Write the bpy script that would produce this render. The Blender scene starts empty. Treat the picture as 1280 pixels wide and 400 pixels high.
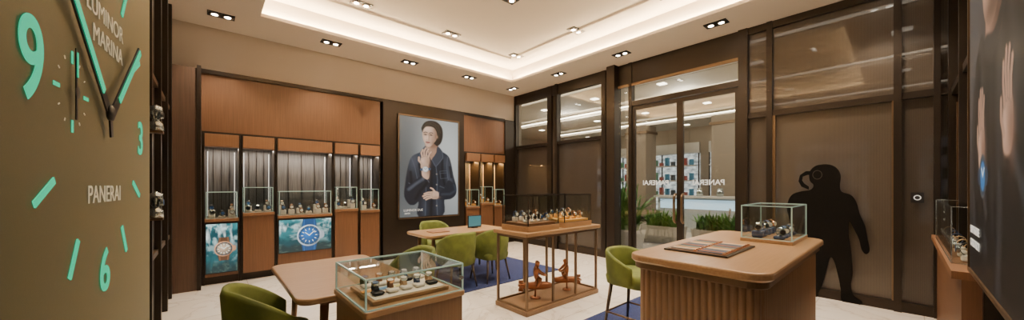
import bpy, bmesh, math, random
import numpy as np
from mathutils import Vector, Matrix
random.seed(7)
D=bpy.data; SC=bpy.context.scene; COL=SC.collection
rad=math.radians

# ------------------------------------------------------------------ materials
def _new(name):
    m=D.materials.new(name); m.use_nodes=True
    nt=m.node_tree; b=nt.nodes['Principled BSDF']; return m,nt,b
def mat(name,c,rough=.5,metal=0,emit=0,ecol=None,coat=0,spec=None):
    m,nt,b=_new(name)
    b.inputs['Base Color'].default_value=(*c,1); b.inputs['Roughness'].default_value=rough
    b.inputs['Metallic'].default_value=metal
    if coat: b.inputs['Coat Weight'].default_value=coat
    if spec is not None: b.inputs['Specular IOR Level'].default_value=spec
    if emit:
        b.inputs['Emission Color'].default_value=(*(ecol or c),1); b.inputs['Emission Strength'].default_value=emit
    return m
def noisy(name,c1,c2,scale=(1,1,1),nscale=5,rough=.5,metal=0,detail=6,bump=0,emit=0,coat=0,dist=0,lo=.35,hi=.65):
    m,nt,b=_new(name); N=nt.nodes; L=nt.links
    tc=N.new('ShaderNodeTexCoord'); mp=N.new('ShaderNodeMapping'); mp.inputs['Scale'].default_value=scale
    no=N.new('ShaderNodeTexNoise'); no.inputs['Scale'].default_value=nscale; no.inputs['Detail'].default_value=detail
    no.inputs['Distortion'].default_value=dist
    cr=N.new('ShaderNodeValToRGB'); cr.color_ramp.elements[0].color=(*c1,1); cr.color_ramp.elements[1].color=(*c2,1)
    cr.color_ramp.elements[0].position=lo; cr.color_ramp.elements[1].position=hi
    L.new(tc.outputs['Object'],mp.inputs[0]); L.new(mp.outputs[0],no.inputs['Vector']); L.new(no.outputs['Fac'],cr.inputs[0])
    b.inputs['Roughness'].default_value=rough; b.inputs['Metallic'].default_value=metal
    if coat: b.inputs['Coat Weight'].default_value=coat
    if emit:
        L.new(cr.outputs[0],b.inputs['Emission Color']); b.inputs['Emission Strength'].default_value=emit
        b.inputs['Base Color'].default_value=(.01,.01,.01,1)
    else: L.new(cr.outputs[0],b.inputs['Base Color'])
    if bump:
        bp=N.new('ShaderNodeBump'); bp.inputs['Strength'].default_value=bump; bp.inputs['Distance'].default_value=.01
        L.new(no.outputs['Fac'],bp.inputs['Height']); L.new(bp.outputs[0],b.inputs['Normal'])
    return m
def glassmat(name,tint=(.95,.97,.96),base=.05,amt=.7):
    m=D.materials.new(name); m.use_nodes=True; nt=m.node_tree; N=nt.nodes; L=nt.links; N.clear()
    o=N.new('ShaderNodeOutputMaterial'); mx=N.new('ShaderNodeMixShader'); tr=N.new('ShaderNodeBsdfTransparent'); gl=N.new('ShaderNodeBsdfGlossy')
    tr.inputs[0].default_value=(*tint,1); gl.inputs['Roughness'].default_value=.01
    lw=N.new('ShaderNodeLayerWeight'); pw=N.new('ShaderNodeMath'); pw.operation='POWER'; pw.inputs[1].default_value=4
    ma=N.new('ShaderNodeMath'); ma.operation='MULTIPLY_ADD'; ma.inputs[1].default_value=amt; ma.inputs[2].default_value=base
    L.new(lw.outputs['Facing'],pw.inputs[0]); L.new(pw.outputs[0],ma.inputs[0]); L.new(ma.outputs[0],mx.inputs[0])
    L.new(tr.outputs[0],mx.inputs[1]); L.new(gl.outputs[0],mx.inputs[2]); L.new(mx.outputs[0],o.inputs[0]); return m
def meshmat(name,c,trans,sc=150,coat=.5):
    m,nt,b=_new(name); N=nt.nodes; L=nt.links
    b.inputs['Metallic'].default_value=.35; b.inputs['Roughness'].default_value=.40; b.inputs['Coat Weight'].default_value=coat; b.inputs['Coat Roughness'].default_value=.04
    tc=N.new('ShaderNodeTexCoord'); mp=N.new('ShaderNodeMapping'); mp.inputs['Rotation'].default_value=(rad(45),0,0)
    ck=N.new('ShaderNodeTexChecker'); ck.inputs['Scale'].default_value=sc
    ck.inputs[1].default_value=(*c,1); ck.inputs[2].default_value=(*[v*.5 for v in c],1)
    L.new(tc.outputs['Object'],mp.inputs[0]); L.new(mp.outputs[0],ck.inputs[0]); L.new(ck.outputs[0],b.inputs['Base Color'])
    tr=N.new('ShaderNodeBsdfTransparent'); mx=N.new('ShaderNodeMixShader'); mx.inputs[0].default_value=trans
    o=N['Material Output']; L.new(b.outputs[0],mx.inputs[1]); L.new(tr.outputs[0],mx.inputs[2]); L.new(mx.outputs[0],o.inputs[0]); return m

WOODV=noisy('wood_walnut_vertical',(.112,.050,.022),(.155,.072,.033),(45,45,.9),3,.42,detail=6,lo=.3,hi=.7)
WOODL=noisy('wood_light_fascia',(.18,.085,.038),(.23,.11,.050),(45,45,.9),3,.42,detail=6,lo=.3,hi=.7)
WOODT=noisy('wood_oak_top',(.31,.18,.088),(.38,.23,.115),(.9,22,22),3,.30,detail=6,coat=.2,lo=.3,hi=.7)
WOODX=noisy('wood_oak_body',(.175,.098,.048),(.23,.133,.067),(30,30,.9),3,.4,detail=6,lo=.3,hi=.7)
BRONZE=mat('dark_bronze',(.030,.022,.016),.4,.6)
BRONZEL=mat('brushed_bronze',(.19,.125,.075),.35,.8)
DARK=mat('dark_fabric_panel',(.035,.029,.025),.7)
NICHE=noisy('niche_grey_linen',(.075,.07,.068),(.14,.132,.128),(30,30,1),3,.7)
BEIGE=mat('beige_plaster',(.52,.44,.36),.8)
CEIL=mat('ceiling_paint',(.76,.67,.56),.85)
MESHP=meshmat('bronze_mesh_panel',(.11,.085,.062),.10)
MESHL=meshmat('bronze_mesh_lower_panel',(.155,.122,.090),.12,150,.5)
MESHP2=meshmat('bronze_mesh_transparent',(.10,.078,.057),.22)
GLASS=glassmat('clear_glass')
GLASSD=glassmat('storefront_glass',(.84,.86,.84),.12,.6)
STEEL=mat('polished_edge_steel',(.55,.6,.6),.2,.9)
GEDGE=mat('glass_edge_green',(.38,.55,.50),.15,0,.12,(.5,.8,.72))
BLACK=mat('black_satin',(.008,.008,.008),.45)
LED=mat('led_warm',(1,.85,.6),.5,0,190,(1,.76,.46))
LAMP=mat('lamp_disc',(1,.95,.85),.5,0,25,(1,.90,.75))
LEDS=mat('led_small',(1,.9,.75),.5,0,14,(1,.9,.76))
GREEN=noisy('velvet_olive',(.070,.092,.010),(.130,.160,.022),(1,1,1),6,.75,bump=.1)
CREAM=mat('cushion_cream',(.75,.70,.62),.6)
AMBER=mat('cushion_amber',(.75,.40,.10),.55)
NAVY=noisy('carpet_navy',(.006,.014,.065),(.018,.032,.12),(1,1,1),60,.95,bump=.3)
LUME=mat('lume_turquoise',(.0,.03,.02),.6,0,1.0,(.0,.66,.33),spec=.1)
WHITE=mat('print_white',(.5,.5,.47),.5,0,.6,(.8,.8,.76))
OFFW=mat('dial_text_cream',(.6,.56,.42),.5,0,.3)
GOLD=mat('rose_gold',(.75,.42,.24),.25,1)
TERRA=mat('copper_sculpture',(.32,.13,.06),.38,.7)
GREENERY=noisy('leaf_green',(.04,.15,.02),(.14,.34,.06),(1,1,1),4,.5)
STONEW=mat('planter_white',(.62,.60,.56),.5)

def marble():
    m,nt,b=_new('marble_floor'); N=nt.nodes; L=nt.links
    tc=N.new('ShaderNodeTexCoord')
    no=N.new('ShaderNodeTexNoise'); no.inputs['Scale'].default_value=.9; no.inputs['Detail'].default_value=9; no.inputs['Distortion'].default_value=2.2
    cr=N.new('ShaderNodeValToRGB'); e=cr.color_ramp.elements
    e[0].position=.44; e[0].color=(.74,.68,.60,1); e[1].position=.56; e[1].color=(.76,.71,.64,1)
    x=e.new(.5); x.color=(.58,.51,.43,1)
    x=e.new(.485); x.color=(.72,.66,.58,1); x=e.new(.515); x.color=(.74,.68,.61,1)
    br=N.new('ShaderNodeTexBrick'); br.offset=0; br.inputs['Scale'].default_value=1; br.inputs['Brick Width'].default_value=1.2; br.inputs['Row Height'].default_value=.9
    br.inputs['Mortar Size'].default_value=.004; br.inputs[1].default_value=(1,1,1,1); br.inputs[2].default_value=(.96,.96,.95,1); br.inputs[3].default_value=(.6,.57,.52,1)
    mx=N.new('ShaderNodeMix'); mx.data_type='RGBA'; mx.blend_type='MULTIPLY'; mx.inputs[0].default_value=1
    L.new(tc.outputs['Object'],no.inputs['Vector']); L.new(no.outputs['Fac'],cr.inputs[0]); L.new(tc.outputs['Object'],br.inputs['Vector'])
    L.new(cr.outputs[0],mx.inputs[6]); L.new(br.outputs[0],mx.inputs[7]); L.new(mx.outputs[2],b.inputs['Base Color'])
    b.inputs['Roughness'].default_value=.16; return m
MARBLE=marble()

# ------------------------------------------------------------------ mesh helpers
def obj_from(name,verts,faces,m=None,parent=None,smooth=False,mats=None,fm=None):
    me=D.meshes.new(name); me.from_pydata([tuple(v) for v in verts],[],faces); me.update()
    o=D.objects.new(name,me); COL.objects.link(o)
    for k in (mats or [m]): me.materials.append(k)
    if fm:
        for p,i in zip(me.polygons,fm): p.material_index=i
    if smooth:
        for p in me.polygons: p.use_smooth=True
    if parent: o.parent=parent
    return o
def empty(name,loc=(0,0,0),rot=0,parent=None):
    e=D.objects.new(name,None); e.location=loc; e.rotation_euler=(0,0,rad(rot)); e.empty_display_size=.1; COL.objects.link(e)
    if parent: e.parent=parent
    return e
def box(name,x0,x1,y0,y1,z0,z1,m,parent=None,bevel=0):
    cx,cy,cz=(x0+x1)/2,(y0+y1)/2,(z0+z1)/2
    hx,hy,hz=abs(x1-x0)/2,abs(y1-y0)/2,abs(z1-z0)/2
    v=[(a*hx,b*hy,c*hz) for a in(-1,1) for b in(-1,1) for c in(-1,1)]
    f=[(0,1,3,2),(4,6,7,5),(0,4,5,1),(2,3,7,6),(0,2,6,4),(1,5,7,3)]
    o=obj_from(name,v,f,m,parent); o.location=(cx,cy,cz)
    if bevel:
        b=o.modifiers.new('bev','BEVEL'); b.width=bevel; b.segments=3; b.limit_method='ANGLE'
    return o
def loft(name,loops,m,parent=None,closed=False,caps=True,smooth=True,ring=True):
    n=len(loops[0]); v=[p for l in loops for p in l]; f=[]
    K=len(loops)
    for i in range(K if closed else K-1):
        j=(i+1)%K
        for k in range(n if ring else n-1):
            l=(k+1)%n; f.append((i*n+k,i*n+l,j*n+l,j*n+k))
    if caps and not closed and ring:
        f.append(tuple(range(n))[::-1]); f.append(tuple((K-1)*n+k for k in range(n)))
    o=obj_from(name,v,f,m,parent,smooth)
    bm=bmesh.new(); bm.from_mesh(o.data); bmesh.ops.recalc_face_normals(bm,faces=bm.faces); bm.to_mesh(o.data); bm.free()
    return o
def lathe(name,prof,m,parent=None,loc=(0,0,0),n=24,smooth=True):
    loops=[[(r*math.cos(2*math.pi*k/n),r*math.sin(2*math.pi*k/n),z) for k in range(n)] for r,z in prof]
    o=loft(name,loops,m,parent,smooth=smooth); o.location=loc; return o
def rod(name,a,b,r0,r1,m,parent=None,n=12):
    a=Vector(a); b=Vector(b); d=(b-a); q=d.to_track_quat('Z','Y'); 
    loops=[]
    for p,r in((a,r0),(b,r1)):
        loops.append([p+q@Vector((r*math.cos(2*math.pi*k/n),r*math.sin(2*math.pi*k/n),0)) for k in range(n)])
    return loft(name,loops,m,parent,smooth=True)
def tube(name,pts,r,m,parent=None,cyclic=False,smooth=True):
    cu=D.curves.new(name,'CURVE'); cu.dimensions='3D'; cu.bevel_depth=r; cu.bevel_resolution=3; cu.use_fill_caps=True
    s=cu.splines.new('POLY' if not smooth else 'NURBS'); s.points.add(len(pts)-1)
    for q,p in zip(s.points,pts): q.co=(*p,1)
    if smooth: s.order_u=3; s.use_endpoint_u=True
    s.use_cyclic_u=cyclic; cu.materials.append(m)
    o=D.objects.new(name,cu); COL.objects.link(o)
    if parent: o.parent=parent
    return o
def text(name,body,size,m,parent,loc,align='CENTER',rz=0,ext=.001,sx=1,mirror=False,tilt=0,bold=0):
    cu=D.curves.new(name,'FONT'); cu.body=body; cu.size=size; cu.align_x=align; cu.align_y='CENTER'; cu.extrude=ext; cu.offset=bold
    cu.materials.append(m); o=D.objects.new(name,cu); COL.objects.link(o)
    o.parent=parent; o.location=loc; o.rotation_euler=(rad(90),rad(tilt),rad(rz)); o.scale=(sx,1,1); return o
def cr_smooth(P,n=5):
    out=[]; K=len(P)
    for i in range(K):
        p0,p1,p2,p3=[P[(i+j-1)%K] for j in range(4)]
        for k in range(n):
            t=k/n
            out.append(tuple(.5*((2*p1[a])+(-p0[a]+p2[a])*t+(2*p0[a]-5*p1[a]+4*p2[a]-p3[a])*t*t+(-p0[a]+3*p1[a]-3*p2[a]+p3[a])*t**3) for a in(0,1)))
    return out
def poly(name,pts,d,m,parent,sm=True,n=5):
    P=cr_smooth(pts,n) if sm else pts
    return obj_from(name,[(x,-d,z) for x,z in P],[tuple(range(len(P)))],m,parent)
def disc(name,cx,cz,r,d,m,parent,n=40,r2=None,sx=1):
    a=[2*math.pi*k/n for k in range(n)]
    if r2 is None: return obj_from(name,[(cx+sx*r*math.cos(t),-d,cz+r*math.sin(t)) for t in a],[tuple(range(n))],m,parent)
    v=[(cx+sx*r*math.cos(t),-d,cz+r*math.sin(t)) for t in a]+[(cx+sx*r2*math.cos(t),-d,cz+r2*math.sin(t)) for t in a]
    return obj_from(name,v,[(k,(k+1)%n,n+(k+1)%n,n+k) for k in range(n)],m,parent)
def bar2(name,cx,cz,w,l,ang,d,m,parent,th=.004):
    c,s=math.cos(rad(ang)),math.sin(rad(ang))
    pts=[(-w/2,-l/2),(w/2,-l/2),(w/2,l/2),(-w/2,l/2)]
    P=[(cx+x*c+z*s,cz-x*s+z*c) for x,z in pts]
    v=[(x,-d,z) for x,z in P]+[(x,-d-th,z) for x,z in P]
    return obj_from(name,v,[(0,1,2,3),(7,6,5,4)]+[(k,k+4,(k+1)%4+4,(k+1)%4) for k in range(4)],m,parent)
def skinned(name,V,E,R,m,parent=None,root=0,sub=2):
    me=D.meshes.new(name); me.from_pydata(V,E,[]); me.update(); o=D.objects.new(name,me); COL.objects.link(o)
    me.materials.append(m)
    o.modifiers.new('skin','SKIN'); sv=me.skin_vertices[0].data
    for i,r in enumerate(R):
        rr=r if isinstance(r,tuple) else (r,r); sv[i].radius=rr; sv[i].use_root=(i==root)
    s=o.modifiers.new('sub','SUBSURF'); s.levels=sub; s.render_levels=sub
    o.modifiers['skin'].use_smooth_shade=True
    if parent: o.parent=parent
    return o
def rrect(x0,x1,y0,y1,r,n=8):
    P=[]
    for cx,cy,a0 in((x1-r,y1-r,0),(x0+r,y1-r,90),(x0+r,y0+r,180),(x1-r,y0+r,270)):
        for k in range(n+1):
            a=rad(a0+90*k/n); P.append((cx+r*math.cos(a),cy+r*math.sin(a)))
    return P
def slab(name,x0,x1,y0,y1,z0,z1,r,m,parent=None,e=.012):
    L=[]
    for z,i in((z0,e),(z0+e,0),(z1-e,0),(z1-e*.3,e*.3),(z1,e)):
        L.append([(x,y,z) for x,y in rrect(x0+i,x1-i,y0+i,y1-i,max(r-i,.004))])
    return loft(name,L,m,parent,smooth=False)

# ------------------------------------------------------------------ flat printed pictures (vertex-colour prints on real panels)
class Paint:
    def __init__(s,w,h,nx,ny,base):
        s.w,s.h,s.nx,s.ny=w,h,nx,ny
        s.X,s.Y=np.meshgrid(np.linspace(0,w,nx),np.linspace(0,h,ny)); s.C=np.ones((ny,nx,3))*np.array(base)
    def mix(s,m,c,op=1,clip=None):
        m=np.clip(m,0,1)*op
        if clip is not None: m=m*clip
        s.C=s.C*(1-m[...,None])+np.array(c)*m[...,None]; return m
    def dist(s,P,closed):
        d=np.full(s.X.shape,1e9); ins=np.zeros(s.X.shape,bool); K=len(P)
        for i in range(K if closed else K-1):
            ax,ay=P[i]; bx,by=P[(i+1)%K]; dx,dy=bx-ax,by-ay; L=dx*dx+dy*dy+1e-12
            t=np.clip(((s.X-ax)*dx+(s.Y-ay)*dy)/L,0,1); d=np.minimum(d,(s.X-ax-t*dx)**2+(s.Y-ay-t*dy)**2)
            if closed and ay!=by:
                c=((ay>s.Y)!=(by>s.Y))&(s.X<(bx-ax)*(s.Y-ay)/(by-ay)+ax); ins^=c
        d=np.sqrt(d); return np.where(ins,-d,d) if closed else d
    def fill(s,P,c,soft=.5,op=1,clip=None,sm=True):
        if sm: P=cr_smooth(P,4)
        m=np.clip(.5-s.dist(P,True)/(2*soft),0,1); s.mix(m,c,op,clip); return m
    def circ(s,cx,cy,r,c,soft=.4,op=1):
        m=np.clip(.5-(np.hypot(s.X-cx,s.Y-cy)-r)/(2*soft),0,1); s.mix(m,c,op); return m
    def stroke(s,P,wd,c,soft=.5,op=1,clip=None):
        m=np.clip((wd/2+soft-s.dist(P,False))/(soft+1e-6),0,1); return s.mix(m,c,op,clip)
    def blob(s,x,y,rx,ry,c,op=1,clip=None):
        return s.mix(np.exp(-((s.X-x)/rx)**2-((s.Y-y)/ry)**2),c,op,clip)
    def noise(s,fx,fy,seed=0,octv=4):
        rg=np.random.RandomState(seed); out=np.zeros(s.X.shape); amp=1; tot=0
        for o_ in range(octv):
            gx,gy=int(fx*2**o_)+2,int(fy*2**o_)+2; G=rg.rand(gy+1,gx+1)
            u=s.X/s.w*(gx-1); v=s.Y/s.h*(gy-1); i=u.astype(int); j=v.astype(int); fu=u-i; fv=v-j
            fu=fu*fu*(3-2*fu); fv=fv*fv*(3-2*fv)
            out+=amp*((G[j,i]*(1-fu)+G[j,i+1]*fu)*(1-fv)+(G[j+1,i]*(1-fu)+G[j+1,i+1]*fu)*fv); tot+=amp; amp*=.55
        return out/tot
    def build(s,name,W,H,d,parent,strength=.9,x0=0,z0=0):
        xs=np.linspace(x0,x0+W,s.nx); zs=np.linspace(z0+H,z0,s.ny)
        v=[(x,-d,z) for z in zs for x in xs]; n=s.nx
        f=[(j*n+i,(j+1)*n+i,(j+1)*n+i+1,j*n+i+1) for j in range(s.ny-1) for i in range(n-1)]
        me=D.meshes.new(name); me.from_pydata(v,[],f); me.update()
        a=me.color_attributes.new('print','FLOAT_COLOR','POINT')
        col=np.ones((s.ny*s.nx,4),dtype=np.float32); col[:,:3]=s.C.reshape(-1,3); a.data.foreach_set('color',col.ravel())
        m=D.materials.new(name+'_print'); m.use_nodes=True; nt=m.node_tree; b=nt.nodes['Principled BSDF']
        at=nt.nodes.new('ShaderNodeAttribute'); at.attribute_name='print'; nt.links.new(at.outputs['Color'],b.inputs['Emission Color'])
        b.inputs['Emission Strength'].default_value=strength; b.inputs['Base Color'].default_value=(.01,.01,.01,1); b.inputs['Roughness'].default_value=.35; b.inputs['Specular IOR Level'].default_value=.3
        me.materials.append(m); o=D.objects.new(name,me); COL.objects.link(o); o.parent=parent; return o
def hand_fingers(p,base,tips,wd,c,cd,soft=.35):
    for (b,k,t) in zip(base,tips[0],tips[1]):
        p.stroke([b,k,t],wd+.5,cd,soft*1.6,.7); p.stroke([b,k,t],wd,c,soft); p.blob(t[0],t[1],wd*.4,wd*.4,[min(1,v*1.25) for v in c],.5)

def woman_poster(parent,W,H,d):
    p=Paint(71,127,190,330,(.15,.165,.17))
    p.blob(56,40,34,60,(.52,.54,.52),.95); p.blob(70,90,26,50,(.43,.45,.44),.6); p.blob(4,70,20,70,(.06,.07,.075),.75)
    J=(.010,.014,.023); JL=(.075,.092,.125); JM=(.033,.042,.062); JD=(.003,.004,.007)
    jm=p.fill([(26,43),(31,38),(40,37),(49,41),(58,47),(62,58),(65,74),(69,90),(67,101),(60,106),(53,106),(51,127),(21,127),(21,108),(12,112),(5,101),(6,84),(9,64),(14,50)],J,.6)
    p.blob(16,56,7,14,JL,.7,jm); p.blob(24,70,5,22,JM,.8,jm); p.blob(55,56,6,12,JM,.9,jm); p.blob(60,78,4,18,JL,.55,jm); p.blob(46,110,5,18,JM,.7,jm); p.blob(28,116,4,14,JM,.8,jm)
    for P in([(13,52),(17,64),(20,80)],[(57,48),(56,62),(58,80),(62,92)],[(42,60),(44,80),(43,104),(44,126)],[(29,60),(30,90),(29,126)],[(10,84),(18,90),(26,92)],[(47,88),(56,92),(66,92)]):
        p.stroke(P,.35,JL,.7,.75,jm)
    for P in([(22,60),(24,76),(20,92)],[(50,50),(50,70),(53,86)],[(36,66),(37,96),(36,126)],[(60,62),(62,76)],[(12,70),(13,84)]):
        p.stroke(P,1.2,JD,1.6,.85,jm)
    p.stroke([(47,68),(56,67),(57,77),(48,78),(47,68)],.3,JL,.4,.7,jm); p.stroke([(47,71),(56,70)],.3,JL,.4,.6,jm)
    for y in(72,86,100,114): p.blob(43,y,.8,.8,(.35,.33,.28),.9,jm)
    S=(.60,.385,.27); SL=(.80,.57,.43); SD=(.21,.105,.065); SM=(.40,.23,.15)
    nm=p.fill([(30,29),(43,27),(45,38),(41,46),(37,54),(33,46),(29.5,40)],SM,.5)
    p.blob(31.5,40,3,8,S,.9,nm); p.blob(40,32,5,6,SD,.95,nm); p.blob(36,35,5,2.4,SD,.8,nm); p.stroke([(33,38),(36,48)],.5,SD,.8,.5,nm)
    p.fill([(29.5,36),(24,43),(22,50),(28,60),(33,50)],JM,.5); p.stroke([(29.5,36),(24,43),(22,50),(28,60)],.4,JL,.5,.8)
    p.fill([(44,35),(50,41),(51,50),(42,62),(37,53),(42,45)],JM,.5); p.stroke([(50,41),(51,50),(42,62),(37,53)],.4,JL,.5,.8)
    HR=(.012,.009,.008); HL=(.055,.038,.028)
    p.fill([(25.5,17),(26,9),(31,3.5),(38,1.5),(45,3.5),(50,10),(51,20),(49,29),(45,34),(41,33)],HR,.6)
    fm=p.fill([(26.2,14),(29,9.5),(36,8.5),(41.5,12),(43.3,19),(42.4,26),(39,31.5),(34.8,36.3),(31.4,36.4),(28.6,32.6),(26.6,27.5),(25.7,22),(25.8,18)],S,.35)
    p.blob(29.5,25.5,3,4,SL,.8,fm); p.blob(31,13.5,5,3.4,SL,.75,fm); p.blob(32.6,33.4,2.2,1.6,SL,.5,fm)
    p.blob(43,22,4.4,9,SD,.95,fm); p.blob(40,32,3.6,4,SD,.85,fm); p.blob(38.4,26,2.2,3.2,SM,.6,fm); p.blob(42,13,3.5,4,SD,.7,fm)
    p.blob(29.2,20.3,2.4,1.5,SM,.85,fm); p.blob(36.0,20.2,3.0,1.7,SM,.9,fm)
    for x in(29.2,36.0):
        p.stroke([(x-1.6,21.1),(x-.3,20.5),(x+1.5,21.0)],.45,(.015,.01,.008),.3); p.blob(x,21.2,.75,.6,(.02,.012,.01),.95); p.blob(x-1.1,21.5,.4,.3,(.6,.5,.45),.5)
        p.stroke([(x-2.0,18.6),(x,17.5),(x+2.3,18.0)],.55,(.03,.02,.015),.45,.9)
    p.stroke([(33.3,19.5),(33.6,24),(33.2,26.6)],.5,SM,.7,.8); p.blob(32,24,.7,2.6,SL,.8); p.blob(31.0,27.6,.6,.35,SD,.9); p.blob(33.4,27.7,.8,.4,SD,.9); p.blob(31.8,26.7,.8,.6,SL,.7)
    p.fill([(29.4,30.5),(30.8,29.7),(32,29.9),(33.2,29.7),(35.2,30.5),(33,31.9),(31,31.9)],(.33,.10,.085),.25); p.stroke([(29.6,30.6),(32,30.8),(35,30.6)],.15,(.10,.03,.03),.3); p.blob(31.6,31.4,.9,.3,(.55,.22,.19),.7); p.blob(32,33,1.6,.5,SM,.6)
    p.fill([(25.5,18.5),(25.3,11),(29,4.5),(36,2),(44,4),(49,11),(49,22),(46,29),(43.4,27),(43.6,19),(41,12.5),(37,10),(31,10.2),(27.6,13)],HR,.45)
    for P in([(27,11),(31,5.8),(38,4),(45,8),(48,17)],[(29,9),(35,6.3),(41,8),(45.5,15),(46,24)],[(27,14),(29.5,9.8),(34,8.3)]): p.stroke(P,.3,HL,.9,.5)
    p.blob(43.6,22.5,.9,1.9,SM,.9)
    am=p.fill([(58,80),(66,86),(69,93),(67,101),(58,106),(48,106),(43,102),(44,95),(52,92)],J,.5); p.stroke([(66,86),(68,94),(60,99),(50,99)],1.0,JM,2,.8,am); p.stroke([(46,96),(45,103)],.9,JL,.5,.8)
    p.fill([(45,96),(38,94.5),(35,97),(35.5,103),(40,105),(45,103.5)],S,.4); p.blob(42,103,4,1.8,SM,.8)
    hand_fingers(p,[(37,96),(36.4,98.5),(36.4,101),(37,103)],([(32,96.4),(31,99),(31.4,101.6),(33,103.8)],[(28,98),(26.4,101),(27.6,103.6),(30,105.4)]),1.5,S,SD)
    p.stroke([(41,95.4),(38,91.5),(35.6,90.4)],1.6,S,.35)
    sm_=p.fill([(6,100),(7,90),(14,83),(23,76),(29,72.5),(35,76),(34,84),(28,92),(22,106),(14,112)],J,.5)
    p.stroke([(10,92),(18,85),(26,79)],1.2,JL,2.2,.75,sm_); p.stroke([(18,104),(24,93),(31,84)],1.4,JD,2,.9,sm_); p.stroke([(26,74.5),(32,80),(33.6,83)],.5,JL,.4,.9)
    p.fill([(24,60),(31.5,58),(34,67),(33.5,77),(30.5,79),(25.6,75),(24.6,68)],S,.4); p.blob(33,68,2,9,SD,.7); p.blob(27,66,1.6,8,SL,.6)
    p.fill([(24,52),(26.5,48),(31.5,47.5),(34,51),(33.6,57),(31.5,62),(25,62),(23.2,57)],S,.4); p.blob(32.6,56,2.2,5,SM,.8); p.blob(26,55,2,4,SL,.6)
    hand_fingers(p,[(25.4,50),(27.7,48.5),(30.2,48.5),(32.6,50.5)],([(24.4,45),(27.6,43),(30.8,43),(34,46)],[(26.2,41),(29.6,38.6),(33,39.4),(36,43)]),1.55,S,SD)
    p.stroke([(25,59),(21.4,55),(21.6,51)],1.8,S,.35)
    p.stroke([(24.5,66.5),(34.2,65.5)],3.0,(.05,.09,.16),.3); p.blob(29.3,66,4,4,(.0,.0,.0),.5)
    p.circ(29.3,66,3.5,(.55,.56,.56),.3); p.circ(29.3,66,2.6,(.72,.73,.72),.25)
    p.stroke([(27.8,64.8),(29.3,66),(31,64.8)],.3,(.05,.05,.08),.2)
    return p.build('print',W,H,d,parent,1.15)

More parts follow.
